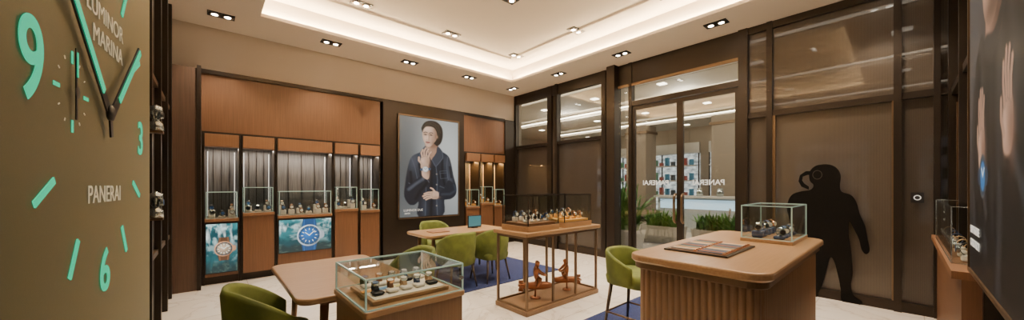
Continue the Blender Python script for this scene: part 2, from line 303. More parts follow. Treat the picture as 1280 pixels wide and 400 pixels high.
def man_poster(parent,W,H,d,x0,z0):
    p=Paint(200,220,210,230,(.022,.021,.020))
    p.blob(150,40,70,80,(.10,.10,.105),.9); p.blob(20,40,40,80,(.075,.072,.07),.85); p.blob(0,110,14,120,(.06,.057,.055),.8); p.blob(20,200,60,40,(.008,.008,.008),.9)
    B=(.004,.004,.0045); BL=(.028,.027,.028); BM=(.014,.0135,.014)
    F=lambda P:[(x,220-y) for x,y in P]
    bm=p.fill(F([(58,118),(44,124),(26,112),(12,86),(7,52),(14,28),(18,-5),(205,-5),(205,130),(150,142),(112,128),(104,118),(80,112)]),B,1.2)
    for P in([(26,108),(16,80),(13,50),(20,26)],[(44,118),(52,90),(60,60),(58,20)],[(100,112),(92,80),(96,40),(92,6)],[(118,122),(128,90),(126,50)],[(150,130),(158,90),(160,40)]): p.stroke(F(P),1,BL,9,.7,bm)
    for P in([(34,104),(28,76),(30,46)],[(76,104),(74,70),(78,30)]): p.stroke(F(P),2,BM,5,.9,bm)
    S=(.36,.20,.13); SL=(.56,.35,.24); SD=(.06,.03,.02); SM=(.18,.09,.06)
    nm=p.fill(F([(60,114),(66,136),(98,142),(104,116),(82,108)]),SM,1); p.blob(66,220-122,8,14,S,.7,nm); p.blob(92,220-125,12,16,SD,.9,nm)
    p.fill(F([(56,114),(64,108),(84,106),(106,116),(106,124),(84,116),(62,120)]),BM,1)
    fm=p.fill(F([(50,160),(50,142),(58,128),(72,121),(88,124),(100,136),(106,156),(105,182),(92,200),(68,202),(54,188)]),S,1)
    p.blob(60,220-152,9,14,SL,.8,fm); p.blob(72,220-186,14,10,SL,.6,fm); p.blob(102,220-160,14,40,SD,.95,fm); p.blob(78,220-128,26,9,SD,.85,fm); p.blob(66,220-144,9,3,SD,.7,fm); p.blob(88,220-140,14,14,SD,.6,fm)
    for x in(61,82):
        p.blob(x,220-168,7,4,SM,.9,fm); p.stroke(F([(x-5,167),(x,169),(x+5,167)]),1,(.01,.008,.006),.8); p.blob(x,220-166.5,2,1.6,(.01,.008,.006),.95); p.stroke(F([(x-6,174),(x,177),(x+7,175)]),1.8,(.015,.01,.008),1,.9)
    p.stroke(F([(72,168),(74,156),(73,152)]),1.5,SM,2,.9); p.blob(69,220-151,3,1.4,SD,.9); p.stroke(F([(61,143),(68,144.5),(77,143)]),1.6,(.20,.07,.055),1,.9)
    p.fill(F([(50,178),(54,196),(70,208),(92,206),(106,196),(112,172),(107,154),(103,172),(96,188),(76,192),(60,186)]),(.012,.009,.007),1.2)
    def hand(cx,cy,sx,k=1):
        T=lambda P:[(cx+sx*x*k,220-(cy+y*k)) for x,y in P]
        p.fill(T([(-11,-12),(-13,2),(-9,12),(4,14),(10,8),(10,-6),(4,-14)]),S,.8); p.blob(cx+sx*6,220-(cy-2),6,12,SM,.85); p.blob(cx-sx*7,220-cy,4,9,SL,.6)
        hand_fingers(p,T([(-9,10),(-4,13),(1,13),(6,11)]),(T([(-12,20),(-6,24),(0,24),(6,20)]),T([(-11,28),(-4,33),(3,32),(9,27)])),3.6*k,S,SD,.8)
        p.stroke(T([(-10,-4),(-17,4),(-17,12)]),4.2*k,S,.8)
    p.stroke(F([(64,34),(52,52)]),20,B,2); p.stroke(F([(60,36),(50,50)]),2,BL,5,.8)
    hand(47,68,1,.85)
    p.stroke(F([(38,53),(62,53)]),8,(.02,.035,.06),.8)
    for r,c in((11,(.06,.065,.07)),(9.4,(.02,.03,.045)),(7.4,(.035,.14,.32))): p.circ(50,220-53,r,c,.6)
    p.stroke(F([(46,57),(50,53),(55,57)]),.8,(.8,.85,.85),.4)
    p.stroke(F([(150,30),(124,54)]),24,B,2); p.stroke(F([(146,40),(124,60)]),2,BL,5,.8)
    hand(114,72,1,.85)
    return p.build('print',W,H,d,parent,1.25,x0,z0)

def sea_print(parent,W,H,d,x0,z0,seed,dial,strap,case,bezel):
    w,h=100*W/H,100.0; p=Paint(w,h,int(170*W/H)+20,180,(.006,.06,.075))
    n=p.noise(3,4,seed,5); n2=p.noise(6,9,seed+5,4)
    top=np.clip(1-p.Y/h*1.25,0,1)
    p.mix(np.clip((n-.36)*3,0,1)*(0.3+.7*top),(.05,.28,.30),.95)
    p.mix(np.clip((n2-.48)*5,0,1)*(top**.6),(.50,.72,.70),.85)
    p.mix(np.clip((p.noise(9,3,seed+9,4)-.5)*5,0,1)*np.clip(.35-abs(p.Y/h-.22),0,1)*3,(.80,.90,.86),.7)
    rock=np.clip((p.Y/h-.72-.18*(p.noise(4,1,seed+3,3)-.5)*2)*8,0,1); p.mix(rock,(.012,.03,.032),.95); p.mix(rock*np.clip((n2-.5)*4,0,1),(.07,.12,.10),.8)
    r=min(w*.31,h*.34); cx,cy=w*.56,h*.52
    p.blob(cx,cy,r*1.4,r*1.4,(.003,.02,.03),.5)
    for s in(-1,1):
        sm=p.fill([(cx-r*.66,cy+s*r*.6),(cx-r*.52,cy+s*r*1.55),(cx+r*.52,cy+s*r*1.55),(cx+r*.66,cy+s*r*.6)],strap,.8,sm=False)
        p.stroke([(cx-r*.45,cy+s*r*.9),(cx-r*.40,cy+s*r*1.5)],.5,[v*2.4 for v in strap],1.2,.8,sm); p.stroke([(cx+r*.45,cy+s*r*.9),(cx+r*.40,cy+s*r*1.5)],.5,[v*2.4 for v in strap],1.2,.8,sm)
    p.fill([(cx+r*.8,cy-r*.35),(cx+r*1.22,cy-r*.26),(cx+r*1.22,cy+r*.26),(cx+r*.8,cy+r*.35)],[v*.8 for v in case],.8)
    cm=p.circ(cx,cy,r,case,.7); p.blob(cx-r*.6,cy-r*.6,r*.5,r*.5,[min(1,v*1.8) for v in case],.8,cm); p.blob(cx+r*.6,cy+r*.7,r*.5,r*.5,[v*.3 for v in case],.8,cm)
    p.circ(cx,cy,r*.88,bezel,.5); 
    for k in range(12):
        a=rad(30*k); p.circ(cx+r*.82*math.sin(a),cy-r*.82*math.cos(a),r*.03,[min(1,v*4+.1) for v in bezel],.4)
    dm=p.circ(cx,cy,r*.74,[v*.6 for v in dial],.5); p.blob(cx-r*.15,cy-r*.2,r*.5,r*.5,[min(1,v*1.6) for v in dial],.8,dm)
    LM=(.75,.80,.70)
    for k in range(12):
        a=rad(30*k); p.stroke([(cx+r*.52*math.sin(a),cy-r*.52*math.cos(a)),(cx+r*.64*math.sin(a),cy-r*.64*math.cos(a))],r*.05,LM,.5)
    for a,l in((-50,.42),(48,.58)): p.stroke([(cx,cy),(cx+r*l*math.sin(rad(a)),cy-r*l*math.cos(rad(a)))],r*.06,LM,.5)
    p.circ(cx,cy,r*.05,LM,.4)
    return p.build('display',W,H,d,parent,1.6,x0,z0)

# ------------------------------------------------------------------ room dimensions
XR=6.2; YB=6.95; XL=-.42; YF=-.40; H=3.9; HT=4.25
box('floor',XL-.2,XR+.12,YF-.2,YB+.55,-.1,0,MARBLE)
ce=empty('ceiling',(0,0,0))
TX0,TX1,TY0,TY1=.55,5.29,.6,6.02
for i,(a,b,c,d) in enumerate([(XL-.2,XR+.12,TY1,YB+.5),(XL-.2,XR+.12,YF-.2,TY0),(XL-.2,TX0,TY0,TY1),(TX1,XR+.12,TY0,TY1)]):
    box('soffit_%d'%i,a,b,c,d,H,H+.05,CEIL,ce)
g=.16
box('tray_top',TX0-g-.1,TX1+g+.1,TY0-g-.1,TY1+g+.1,HT,HT+.05,CEIL,ce)
for i,(a,b,c,d) in enumerate([(TX0-g,TX1+g,TY1+g,TY1+g+.05),(TX0-g,TX1+g,TY0-g-.05,TY0-g),(TX0-g-.05,TX0-g,TY0-g,TY1+g),(TX1+g,TX1+g+.05,TY0-g,TY1+g)]):
    box('tray_side_%d'%i,a,b,c,d,H+.05,HT,CEIL,ce)
for i,(a,b,c,d) in enumerate([(TX0,TX1,TY1+.09,TY1+.13),(TX0,TX1,TY0-.13,TY0-.09),(TX0-.13,TX0-.09,TY0,TY1),(TX1+.09,TX1+.13,TY0,TY1)]):
    box('led_strip_%d'%i,a,b,c,d,H+.055,H+.065,LED,ce)
for i,(a,b,c,d) in enumerate([(TX0+.38,TX1-.38,TY1-.42,TY1-.38),(TX0+.38,TX1-.38,TY0+.38,TY0+.42),(TX0+.38,TX0+.42,TY0+.42,TY1-.42),(TX1-.42,TX1-.38,TY0+.42,TY1-.42)]):
    box('tray_moulding_%d'%i,a,b,c,d,HT-.025,HT,CEIL,ce)

def downlight(x,y,z,e=70,rot=0,ang=95):
    g=empty('recessed_downlight',(x,y,z),rot)
    box('trim_ring',-.15,.15,-.085,.085,-.012,-.001,BLACK,g)
    for s in(-1,1):
        lathe('lamp',[(.001,-.018),(.036,-.018),(.036,-.013),(.001,-.013)],LAMP,g,(s*.07,0,0),16)
        lathe('reflector',[(.038,-.014),(.06,-.02),(.064,-.013),(.046,-.012)],BRONZEL,g,(s*.07,0,0),16)
    l=D.lights.new('spot','SPOT'); l.energy=e; l.spot_size=rad(ang); l.spot_blend=.6; l.shadow_soft_size=.06; l.color=(1,.83,.64)
    o=D.objects.new('spot',l); COL.objects.link(o); o.parent=g; o.location=(0,0,-.04)
for x in(.13,1.54,2.93,4.32): downlight(x,6.35,H,170)
for y in(4.9,3.4,1.84,.2): downlight(5.64,y,H,170,90)
for x in(1.5,3.0,4.4): downlight(x,.1,H,90)
downlight(.05,3.6,H,30,90); downlight(.05,1.9,H,12,90); downlight(5.64,6.4,H,90,90)
for x in(1.73,3.3,4.88):
    for y in(5.42,3.84,2.3): downlight(x,y,HT,170)
downlight(3.3,1.2,HT,140); downlight(4.88,1.2,HT,140)

# ------------------------------------------------------------------ back wall
wb=empty('wall_back')
box('plaster_upper',XL-.2,XR,YB,YB+.5,3.24,H,BEIGE,wb)
box('back_panel',XL-.2,XR,YB+.38,YB+.5,0,3.24,DARK,wb)
box('panel_pier',XL,-.13,YB-.28,YB+.38,0,3.18,noisy('wood_dark_pier',(.065,.036,.022),(.09,.05,.03),(45,45,.9),3,.45),wb)
box('panel_pier_frame',-.13,-.085,YB-.3,YB+.38,0,3.22,BRONZE,wb)
box('corner_column',5.84,XR,YB-.04,YB+.38,0,3.22,BRONZE,wb)
box('header_rail',-.13,5.84,YB-.03,YB+.02,3.19,3.25,BRONZE,wb)

def make_watch():
    bm=bmesh.new()
    def ring(r,R,asp,mi,w):
        n=20
        vs=[]
        for k in range(n):
            a=2*math.pi*k/n
            for (dr,dx) in((0,-w),(r,-w),(r,w),(0,w)):
                vs.append(bm.verts.new((dx,(R+dr)*math.cos(a)*asp,(R+dr)*math.sin(a)+R*1.0)))
        for k in range(n):
            j=(k+1)%n
            for q in range(4):
                f=bm.faces.new((vs[k*4+q],vs[k*4+(q+1)%4],vs[j*4+(q+1)%4],vs[j*4+q])); f.material_index=mi
    ring(.004,.030,.75,0,.011)
    n=20
    def cyl(y0,y1,r,cz,mi):
        lo=[];hi=[]
        for k in range(n):
            a=2*math.pi*k/n; x,z=r*math.cos(a),r*math.sin(a)
            lo.append(bm.verts.new((x,y0,cz+z))); hi.append(bm.verts.new((x,y1,cz+z)))
        for k in range(n):
            f=bm.faces.new((lo[k],lo[(k+1)%n],hi[(k+1)%n],hi[k])); f.material_index=mi
        f=bm.faces.new(hi); f.material_index=mi; f=bm.faces.new(lo[::-1]); f.material_index=mi
    cyl(-.024,-.037,.022,.030,1); cyl(-.037,-.039,.017,.030,2)
    bmesh.ops.recalc_face_normals(bm,faces=bm.faces)
    return bm
def watch_mesh(name,ms):
    bm=make_watch(); me=D.meshes.new(name); bm.to_mesh(me); bm.free()
    for k in ms: me.materials.append(k)
    return me
DIALB=mat('dial_blue',(.03,.10,.28),.3); DIALW=mat('dial_white',(.7,.7,.66),.3); DIALK=mat('dial_black',(.01,.01,.012),.3)
STR_BR=mat('leather_brown',(.20,.09,.04),.6); STR_K=mat('strap_black',(.012,.012,.014),.6); STR_B=mat('strap_blue',(.03,.06,.14),.6)
STR_T=mat('strap_tan',(.5,.33,.18),.6)
WM=[watch_mesh('watch_a',[STR_K,STEEL,DIALB]),watch_mesh('watch_b',[STR_BR,GOLD,DIALW]),watch_mesh('watch_c',[STR_B,STEEL,DIALW]),watch_mesh('watch_d',[STEEL,STEEL,DIALK]),watch_mesh('watch_e',[STR_T,STEEL,DIALW])]
def put_watch(p,x,y,z,s=1.3,rz=0,k=None,tilt=0):
    o=D.objects.new('wristwatch',WM[random.randrange(5) if k is None else k]); COL.objects.link(o); o.parent=p
    o.location=(x,y,z); o.scale=(s,s,s); o.rotation_euler=(rad(tilt),0,rad(rz)); return o
def cushion(p,x,y,z,m,w=.055,h=.05):
    return slab('watch_cushion',x-w/2,x+w/2,y-w/2,y+w/2,z,z+h,.012,m,p,.01)
def glassbox(p,x0,x1,y0,y1,z0,z1,m=None,top=True,edge=.006,em=None):
    t=.004; m=m or GLASS; em=em or STEEL
    box('glass_front',x0,x1,y0,y0+t,z0,z1,m,p); box('glass_back',x0,x1,y1-t,y1,z0,z1,m,p)
    box('glass_side_l',x0,x0+t,y0+t,y1-t,z0,z1,m,p); box('glass_side_r',x1-t,x1,y0+t,y1-t,z0,z1,m,p)
    if top: box('glass_top',x0+t,x1-t,y0+t,y1-t,z1-t,z1,m,p)
    e=edge
    for a in(x0,x1):
        for b in(y0,y1): box('edge_post',a-e/2,a+e/2,b-e/2,b+e/2,z0,z1,em,p)
    for z in(z0,z1):
        for b in(y0,y1): box('edge_rail',x0,x1,b-e/2,b+e/2,z-e/2,z+e/2,em,p)
        for a in(x0,x1): box('edge_rail',a-e/2,a+e/2,y0,y1,z-e/2,z+e/2,em,p)
RIB=mat('rib_glow',(.6,.6,.58),.5,0,.9,(1,.93,.82)); RIBA=mat('rib_glow_amber',(.6,.4,.2),.5,0,.7,(1,.55,.2))
def cabinet(sections,x0,x1,amber=False):
    c=empty('wall_display_cabinet',((x0+x1)/2,YB,0)); ox=(x0+x1)/2
    B=lambda n,a,b,y0,y1,z0,z1,m,bv=0: box(n,a-ox,b-ox,y0,y1,z0,z1,m,c,bv)
    B('fascia_panel',x0,x1,0,.36,2.32,3.19,WOODV)
    B('fascia_rail',x0,x1,-.015,.3,2.29,2.32,BRONZE)
    B('niche_back',x0,x1,.33,.37,0,2.29,NICHE)
    B('frame_end',x0-.0,x0+.03,-.02,.33,0,2.29,BRONZE); B('frame_end',x1-.03,x1,-.02,.33,0,2.29,BRONZE)
    B('plinth_kick',x0+.03,x1-.03,.0,.33,0,.12,BRONZE)
    for i,(a,b,ty,bz) in enumerate(sections):
        B('canopy',a,b,-.10,.06,2.09,2.28,WOODL,.004)
        B('canopy_led',a+.04,b-.04,.07,.09,2.10,2.11,LEDS)
        B('upright_l',a-.022,a,-.03,.33,.0,2.29,BRONZE); B('upright_r',b,b+.022,-.03,.33,.0,2.29,BRONZE)
        B('upright_face',b+.0,b+.018,-.05,-.03,1.0,2.1,BRONZE)
        for s in(a+.03,b-.04): B('niche_light_rib',s,s+.008,.28,.30,bz+.02,2.04,RIBA if amber else RIB)
        for q in range(1,4): B('niche_rib_%d'%q,a+(b-a)*q/4-.004,a+(b-a)*q/4+.004,.315,.33,bz,2.09,BRONZE)
        B('plinth_top',a,b,-.10,.33,bz-.05,bz,WOODL,.004)
        if ty=='wood': B('plinth_panel',a+.003,b-.003,-.08,.30,.12,bz-.05,WOODV)
        else: B('screen_housing',a+.003,b-.003,-.06,.30,.12,bz-.05,WOODV)
        glassbox(c,a+.02-ox,b-.02-ox,-.08,.24,bz,bz+.40,edge=.008,em=GEDGE)
        n=max(2,int((b-a)/.13)); cm=AMBER if amber else CREAM
        for k in range(n):
            xx=a+.08+(b-a-.16)*k/(n-1)-ox; yy=.06*(k%2); hh=random.choice([.03,.05,.09])
            cushion(c,xx,yy,bz+.002,cm,.085,hh); put_watch(c,xx,yy-.005,bz+hh,1.45,random.uniform(-15,15),1 if amber else None)
            if k%2==0:
                cushion(c,xx,yy+.12,bz+.002,cm,.085,hh+.07); put_watch(c,xx,yy+.115,bz+hh+.07,1.4)
    l=D.lights.new('canopy_light','AREA'); l.shape='RECTANGLE'; l.size=x1-x0-.1; l.size_y=.05; l.energy=34 if not amber else 48; l.color=(1,.86,.70) if not amber else (1,.55,.18)
    o=D.objects.new('canopy_light',l); COL.objects.link(o); o.parent=c; o.location=(0,.12,2.08)
    return c
cabinet([(-.05,.35,'screen',1.0),(.40,.81,'wood',1.07),(.86,1.68,'screen',1.0),(1.73,2.13,'wood',1.07),(2.18,2.54,'wood',1.03)],-.085,2.58)
cabinet([(4.60,4.98,'wood',1.0),(5.03,5.40,'wood',1.07),(5.45,5.78,'wood',1.0)],4.56,5.84,True)
def screen(x0,x1,z0,z1,seed,dial,strap,case,bezel):
    w=x1-x0; h=z1-z0
    s=empty('advertising_screen',(x0,YB-.065,z0)); box('bezel',0,w,-.02,.0,0,h,BLACK,s)
    sea_print(s,w-.024,h-.024,.0215,.012,.012,seed,dial,strap,case,bezel)
screen(-.045,.345,.17,.93,3,(.42,.30,.20),(.10,.045,.022),(.55,.27,.14),(.03,.05,.06))
screen(.865,1.675,.36,.93,8,(.02,.12,.36),(.012,.06,.17),(.42,.47,.5),(.02,.06,.12))

box('wall_panel_black',2.62,4.54,YB-.06,YB+.36,0,3.19,BRONZE)
po=empty('framed_poster',(2.94,YB-.06,.84)); PW,PH=1.40,2.11
box('frame_body',-.03,PW+.03,-.05,0,-.03,PH+.03,BLACK,po)
for a,b,c,d in((-.035,-.012,-.035,PH+.035),(PW+.012,PW+.035,-.035,PH+.035)): box('frame_stile',a,b,-.058,-.048,c,d,BRONZEL,po)
for c,d in((-.035,-.012),(PH+.012,PH+.035)): box('frame_rail',-.035,PW+.035,-.058,-.048,c,d,BRONZEL,po)
woman_poster(po,PW,PH,.052)
text('caption','LUMINOR DUE',.065,WHITE,po,(.30,-.055,.14)); text('caption_2','38MM',.05,WHITE,po,(.16,-.055,.075))

# ------------------------------------------------------------------ right wall: storefront
wr=empty('wall_right')
def RP(n,y0,y1,z0,z1,m,d0=0,d1=.08,bv=0): return box(n,XR+d0,XR+d1,y0,y1,z0,z1,m,wr,bv)
for y0,y1,pr in((6.87,6.95,.02),(5.60,5.74,.02),(5.40,5.47,.05),(4.10,4.20,.02),(3.80,3.98,.16),(3.50,3.57,.03),(1.575,1.70,.05),(1.27,1.34,.05),(.02,.085,.06),(-.27,-.22,.05)):
    RP('mullion',y0,y1,0,H,BRONZE,-pr,.09)
RP('header_doors',1.70,3.80,3.47,H,BRONZE,-.01,.08); RP('header_corner',4.20,6.95,3.66,H,BRONZE,-.01,.08)
RP('header_rail',1.70,3.80,3.44,3.49,BRONZEL,-.03,-.0)
for y0,y1 in((5.74,6.87),(4.20,5.40)):
    RP('rail_mid',y0,y1,2.48,2.55,BRONZE,-.02,.08); RP('kick',y0,y1,0,.15,BRONZE,-.01,.08)
    RP('mesh_lower',y0,y1,.15,2.48,MESHP2,.03,.045)
RP('mesh_narrow',5.47,5.60,0,3.66,MESHP,.03,.045); RP('mesh_narrow2',3.98,4.10,0,H,MESHP,.02,.035)
for y0,y1,n in((1.34,1.575,'a'),(.085,1.27,'b'),(-.22,.02,'c'),(-.40,-.27,'d')):
    RP('mesh_upper_'+n,y0,y1,2.60,3.80,MESHP,.02,.035); RP('mesh_lower_'+n,y0,y1,.12,2.52,MESHL if n=='b' else MESHP,.02,.035)
    RP('rail_mid_'+n,y0,y1,2.52,2.60,BRONZE,-.03,.08); RP('kick_'+n,y0,y1,0,.12,BRONZE,-.03,.08); RP('rail_top_'+n,y0,y1,3.80,H,BRONZE,-.03,.08)
RP('inner_trim_l',1.235,1.27,.12,2.52,BRONZEL,-.035,.0); RP('inner_trim_r',.085,.10,.12,2.52,BRONZEL,-.035,.0)
box('window_1',XR+.035,XR+.047,5.74,6.87,2.55,3.66,GLASSD); box('window_2',XR+.035,XR+.047,4.20,5.40,2.55,3.66,GLASSD)
box('window_3',XR+.035,XR+.047,3.57,3.80,0,3.47,GLASSD); box('window_4',XR+.035,XR+.047,1.70,3.50,3.14,3.44,GLASSD)
RP('door_head',1.70,3.50,3.05,3.14,BRONZE,-.02,.08)
def door(n,y0,y1,hy):
    d=empty(n,(XR+.03,(y0+y1)/2,0)); h=(y1-y0)/2
    B=lambda nm,a,b,z0,z1,m,t=.025: box(nm,-t,t,a,b,z0,z1,m,d)
    B('stile',-h,-h+.055,0.01,3.04,BRONZE); B('stile',h-.055,h,0.01,3.04,BRONZE); B('rail_top',-h+.055,h-.055,2.97,3.04,BRONZE); B('rail_bottom',-h+.055,h-.055,.01,.14,BRONZE)
    B('glass',-h+.055,h-.055,.14,2.97,GLASSD,.005)
    yy=hy-(y0+y1)/2
    tube('handle',[(-.03,yy,1.35),(-.09,yy,1.33),(-.10,yy,1.25),(-.10,yy,.95),(-.09,yy,.87),(-.03,yy,.85)],.022,BRONZEL,d)
    w=text('glass_lettering','PANERAI',.125,WHITE,d,(-.008,.0,1.55),bold=.002); w.rotation_euler=(rad(90),0,rad(90))
    return d
door('door_1',1.70,2.60,2.54); door('door_2',2.60,3.50,2.67)
sg=empty('wall_sign',(XR-.002,-.1,1.36),-90); box('sign_plate',-.05,.05,-.012,.0,-.06,.06,BLACK,sg); disc('sign_mark',0,.0,.03,.0135,WHITE,sg,r2=.020)

# diver silhouette cut-out mounted on the mesh partition
dv=empty('diver_silhouette_cutout',(XR-.037,.71,0),-90)
SUIT=mat('silhouette_black',(.004,.0035,.003),.7,spec=.1); RIM=mat('silhouette_rim',(.03,.024,.019),.5)
G=lambda pts:[((x-1035)*.0079,max(0.0,(373.5-y)*.01065)) for x,y in pts]
body=[(1034,206),(1044,207),(1052,212),(1056,221),(1055,232),(1057,240),(1068,244),(1074,252),(1078,266),(1084,280),(1087,296),(1089,308),(1085,313),(1080,308),(1077,296),(1070,282),(1066,276),(1065,290),(1067,304),(1069,320),(1070,338),(1068,352),(1071,364),(1080,369),(1078,373.5),(1058,373.5),(1056,360),(1053,344),(1048,326),(1043,322),(1038,340),(1033,358),(1028,368),(1026,373.5),(1006,373.5),(1008,369),(1018,362),(1018,346),(1016,330),(1014,312),(1013,296),(1012,280),(1009,270),(1006,278),(1002,290),(998,299),(992,303),(988,299),(990,288),(989,276),(986,264),(988,252),(994,244),(1006,240),(1018,238),(1022,232),(1017,226),(1017,215),(1024,208)]
P=cr_smooth(G(body),4); n=len(P)
obj_from('figure',[(x,0,z) for x,z in P]+[(x,-.012,z) for x,z in P],[tuple(range(n)),tuple(range(2*n-1,n-1,-1))]+[(k,(k+1)%n,n+(k+1)%n,n+k) for k in range(n)],SUIT,dv)
hp=[(1022,214),(1012,214),(1004,219),(1002,227),(1006,234),(1016,238)]
hq=[(1016,234),(1010,230),(1007,226),(1008,221),(1014,219),(1022,219)]
H2=G(hp+hq); obj_from('breathing_hose',[(x,-.013,z) for x,z in H2],[(0,1,10,11),(1,2,9,10),(2,3,8,9),(3,4,7,8),(4,5,6,7)],SUIT,dv)
disc('mask_rim',(1027-1035)*.0079,(373.5-219)*.01065,.062,.0135,RIM,dv,r2=.054,sx=.8)

# ------------------------------------------------------------------ left wall and clock dial panel
wl=empty('wall_left')
box('panel',XL-.12,XL,YF-.2,YB+.4,0,H,DARK,wl)
for y in(3.55,4.3,5.05,5.8,6.4): box('mullion',XL,XL+.05,y,y+.07,0,H,BRONZE,wl)
for z in(.8,2.5): box('rail',XL,XL+.03,3.3,6.6,z,z+.05,BRONZEL,wl)
for i,(y,z) in enumerate(((4.15,2.05),(4.15,1.32))):
    a=empty('wall_hook_display',(XL+.03,y,z)); box('bracket',0,.10,-.05,.05,-.11,-.09,BRONZEL,a)
    lathe('bust',[(.005,-.09),(.05,-.085),(.045,-.03),(.02,.0),(.025,.04),(.045,.075),(.04,.11),(.005,.13)],STEEL,a,(.055,0,0),16)
    put_watch(a,.055,-.03,.0,1.3,90)
def dialmat():
    m,nt,b=_new('dial_olive'); N=nt.nodes; L=nt.links
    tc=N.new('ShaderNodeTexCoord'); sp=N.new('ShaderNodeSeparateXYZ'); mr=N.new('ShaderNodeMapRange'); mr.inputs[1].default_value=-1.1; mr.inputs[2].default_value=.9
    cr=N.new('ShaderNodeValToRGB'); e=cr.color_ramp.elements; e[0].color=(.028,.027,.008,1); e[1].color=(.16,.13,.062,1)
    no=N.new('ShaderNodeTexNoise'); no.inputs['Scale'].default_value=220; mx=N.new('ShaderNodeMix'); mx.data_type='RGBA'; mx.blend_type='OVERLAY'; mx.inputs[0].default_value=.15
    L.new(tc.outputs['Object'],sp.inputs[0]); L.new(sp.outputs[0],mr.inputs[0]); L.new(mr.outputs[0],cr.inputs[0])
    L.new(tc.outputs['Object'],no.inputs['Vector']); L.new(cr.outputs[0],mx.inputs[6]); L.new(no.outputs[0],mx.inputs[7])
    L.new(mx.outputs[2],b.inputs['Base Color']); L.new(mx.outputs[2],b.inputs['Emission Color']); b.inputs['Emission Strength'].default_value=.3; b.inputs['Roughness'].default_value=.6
    return m
ck=empty('watch_dial_wall_panel',(-.351,2.304,1.82),85.3)
box('panel_body',-1.25,.845,.0,.05,-1.80,2.0,BRONZE,ck)
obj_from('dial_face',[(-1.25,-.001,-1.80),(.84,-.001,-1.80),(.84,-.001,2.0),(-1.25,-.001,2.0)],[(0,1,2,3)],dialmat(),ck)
rx,rz=.60,.68
text('numeral_9','9',.35,LUME,ck,(-rx-.0,-.006,.045),sx=.9,bold=.004); text('numeral_3','3',.26,LUME,ck,(rx+.0,-.006,-.06),sx=.9,bold=.004)
text('numeral_6','6',.26,LUME,ck,(.02,-.006,-rz-.02),bold=.004); text('numeral_12','12',.26,LUME,ck,(0,-.006,rz+.05),bold=.004)
for hnum in(1,2,4,5,7,8,10,11):
    a=30*hnum; bar2('hour_marker_%d'%hnum,(rx+.0)*math.sin(rad(a)),rz*math.cos(rad(a)),.024,.15,a,.003,LUME,ck)
def hand(ang,L,w,hb):
    bar2('hand_frame',math.sin(rad(ang))*L*.48,math.cos(rad(ang))*L*.48,w,L,ang,hb,BLACK,ck,.006)
    bar2('hand_lume',math.sin(rad(ang))*L*.57,math.cos(rad(ang))*L*.57,w*.62,L*.8,ang,hb+.007,LUME,ck,.003)
hand(-47,.66,.048,.020); hand(47,.60,.048,.030)
lathe('hand_hub',[(.001,-.0),(.034,.0),(.034,.014),(.012,.02),(.001,.02)],BLACK,ck,(0,-.02,0),24).rotation_euler=(rad(90),0,0)
bar2('hand_tail',.02,-.05,.03,.11,-10,.02,BLACK,ck,.006)
for k in range(12):
    a=30*k
    if k%3==0: bar2('seconds_tick_%d'%k,-.31+.125*math.sin(rad(a)),.02+.125*math.cos(rad(a)),.014,.045,a,.003,LUME,ck,.002)
    else: bar2('seconds_tick_%d'%k,-.31+.125*math.sin(rad(a)),.02+.125*math.cos(rad(a)),.004,.012,a,.003,OFFW,ck,.002)
bar2('seconds_hand',-.31,.05,.014,.26,0,.012,BLACK,ck,.003); bar2('seconds_hand_lume',-.31,.12,.008,.09,0,.016,LUME,ck,.002)
disc('seconds_hub',-.31,.02,.022,.017,BLACK,ck)
text('label_1','LUMINOR',.105,OFFW,ck,(.05,-.004,.42)); text('label_2','MARINA',.105,OFFW,ck,(.08,-.004,.31)); text('label_3','PANERAI',.105,OFFW,ck,(.04,-.004,-.36))

# ------------------------------------------------------------------ front wall (beside camera) with poster and niche
wf=empty('wall_front')
box('panel',XL-.2,XR+.1,YF-.12,YF,0,H,DARK,wf)
for x in(6.12,5.0,3.55): box('mullion',x,x+.06,YF,YF+.08,0,H,BRONZE,wf)
box('rail',3.5,6.15,YF,YF+.06,2.5,2.57,BRONZE,wf)
nc=empty('wall_display_shelf',(4.85,YF,0))
box('ledge',-1.25,1.25,0,.20,.90,.95,WOODL,nc); box('ledge_body',-1.25,1.25,0,.16,0,.90,WOODV,nc)
glassbox(nc,-.9,.9,.03,.18,.95,1.35)
for k in range(7): cushion(nc,-.75+.25*k,.1,.952,CREAM,.06,.05); put_watch(nc,-.75+.25*k,.1,1.0,1.4,180)
for s in(-1.2,1.2): box('niche_light',s-.01,s+.01,.01,.03,1.0,2.4,LEDS if s<0 else BRONZEL,nc)
mp_=empty('large_framed_poster',(3.39,YF,1.03),180)
box('frame_body',-.03,2.0,-.14,0,-.03,2.2,BLACK,mp_); box('frame_edge',-.035,-.015,-.15,-.13,-.03,2.2,BRONZEL,mp_); box('frame_bottom',-.035,2.0,-.15,-.13,-.035,-.015,BRONZEL,mp_)
man_poster(mp_,2.01,2.21,.142,-.015,-.015)
text('caption','SUBMERSIBLE',.06,WHITE,mp_,(.05,-.145,.22),align='LEFT'); text('caption_2','CARBOTECH',.06,WHITE,mp_,(.05,-.145,.145),align='LEFT')

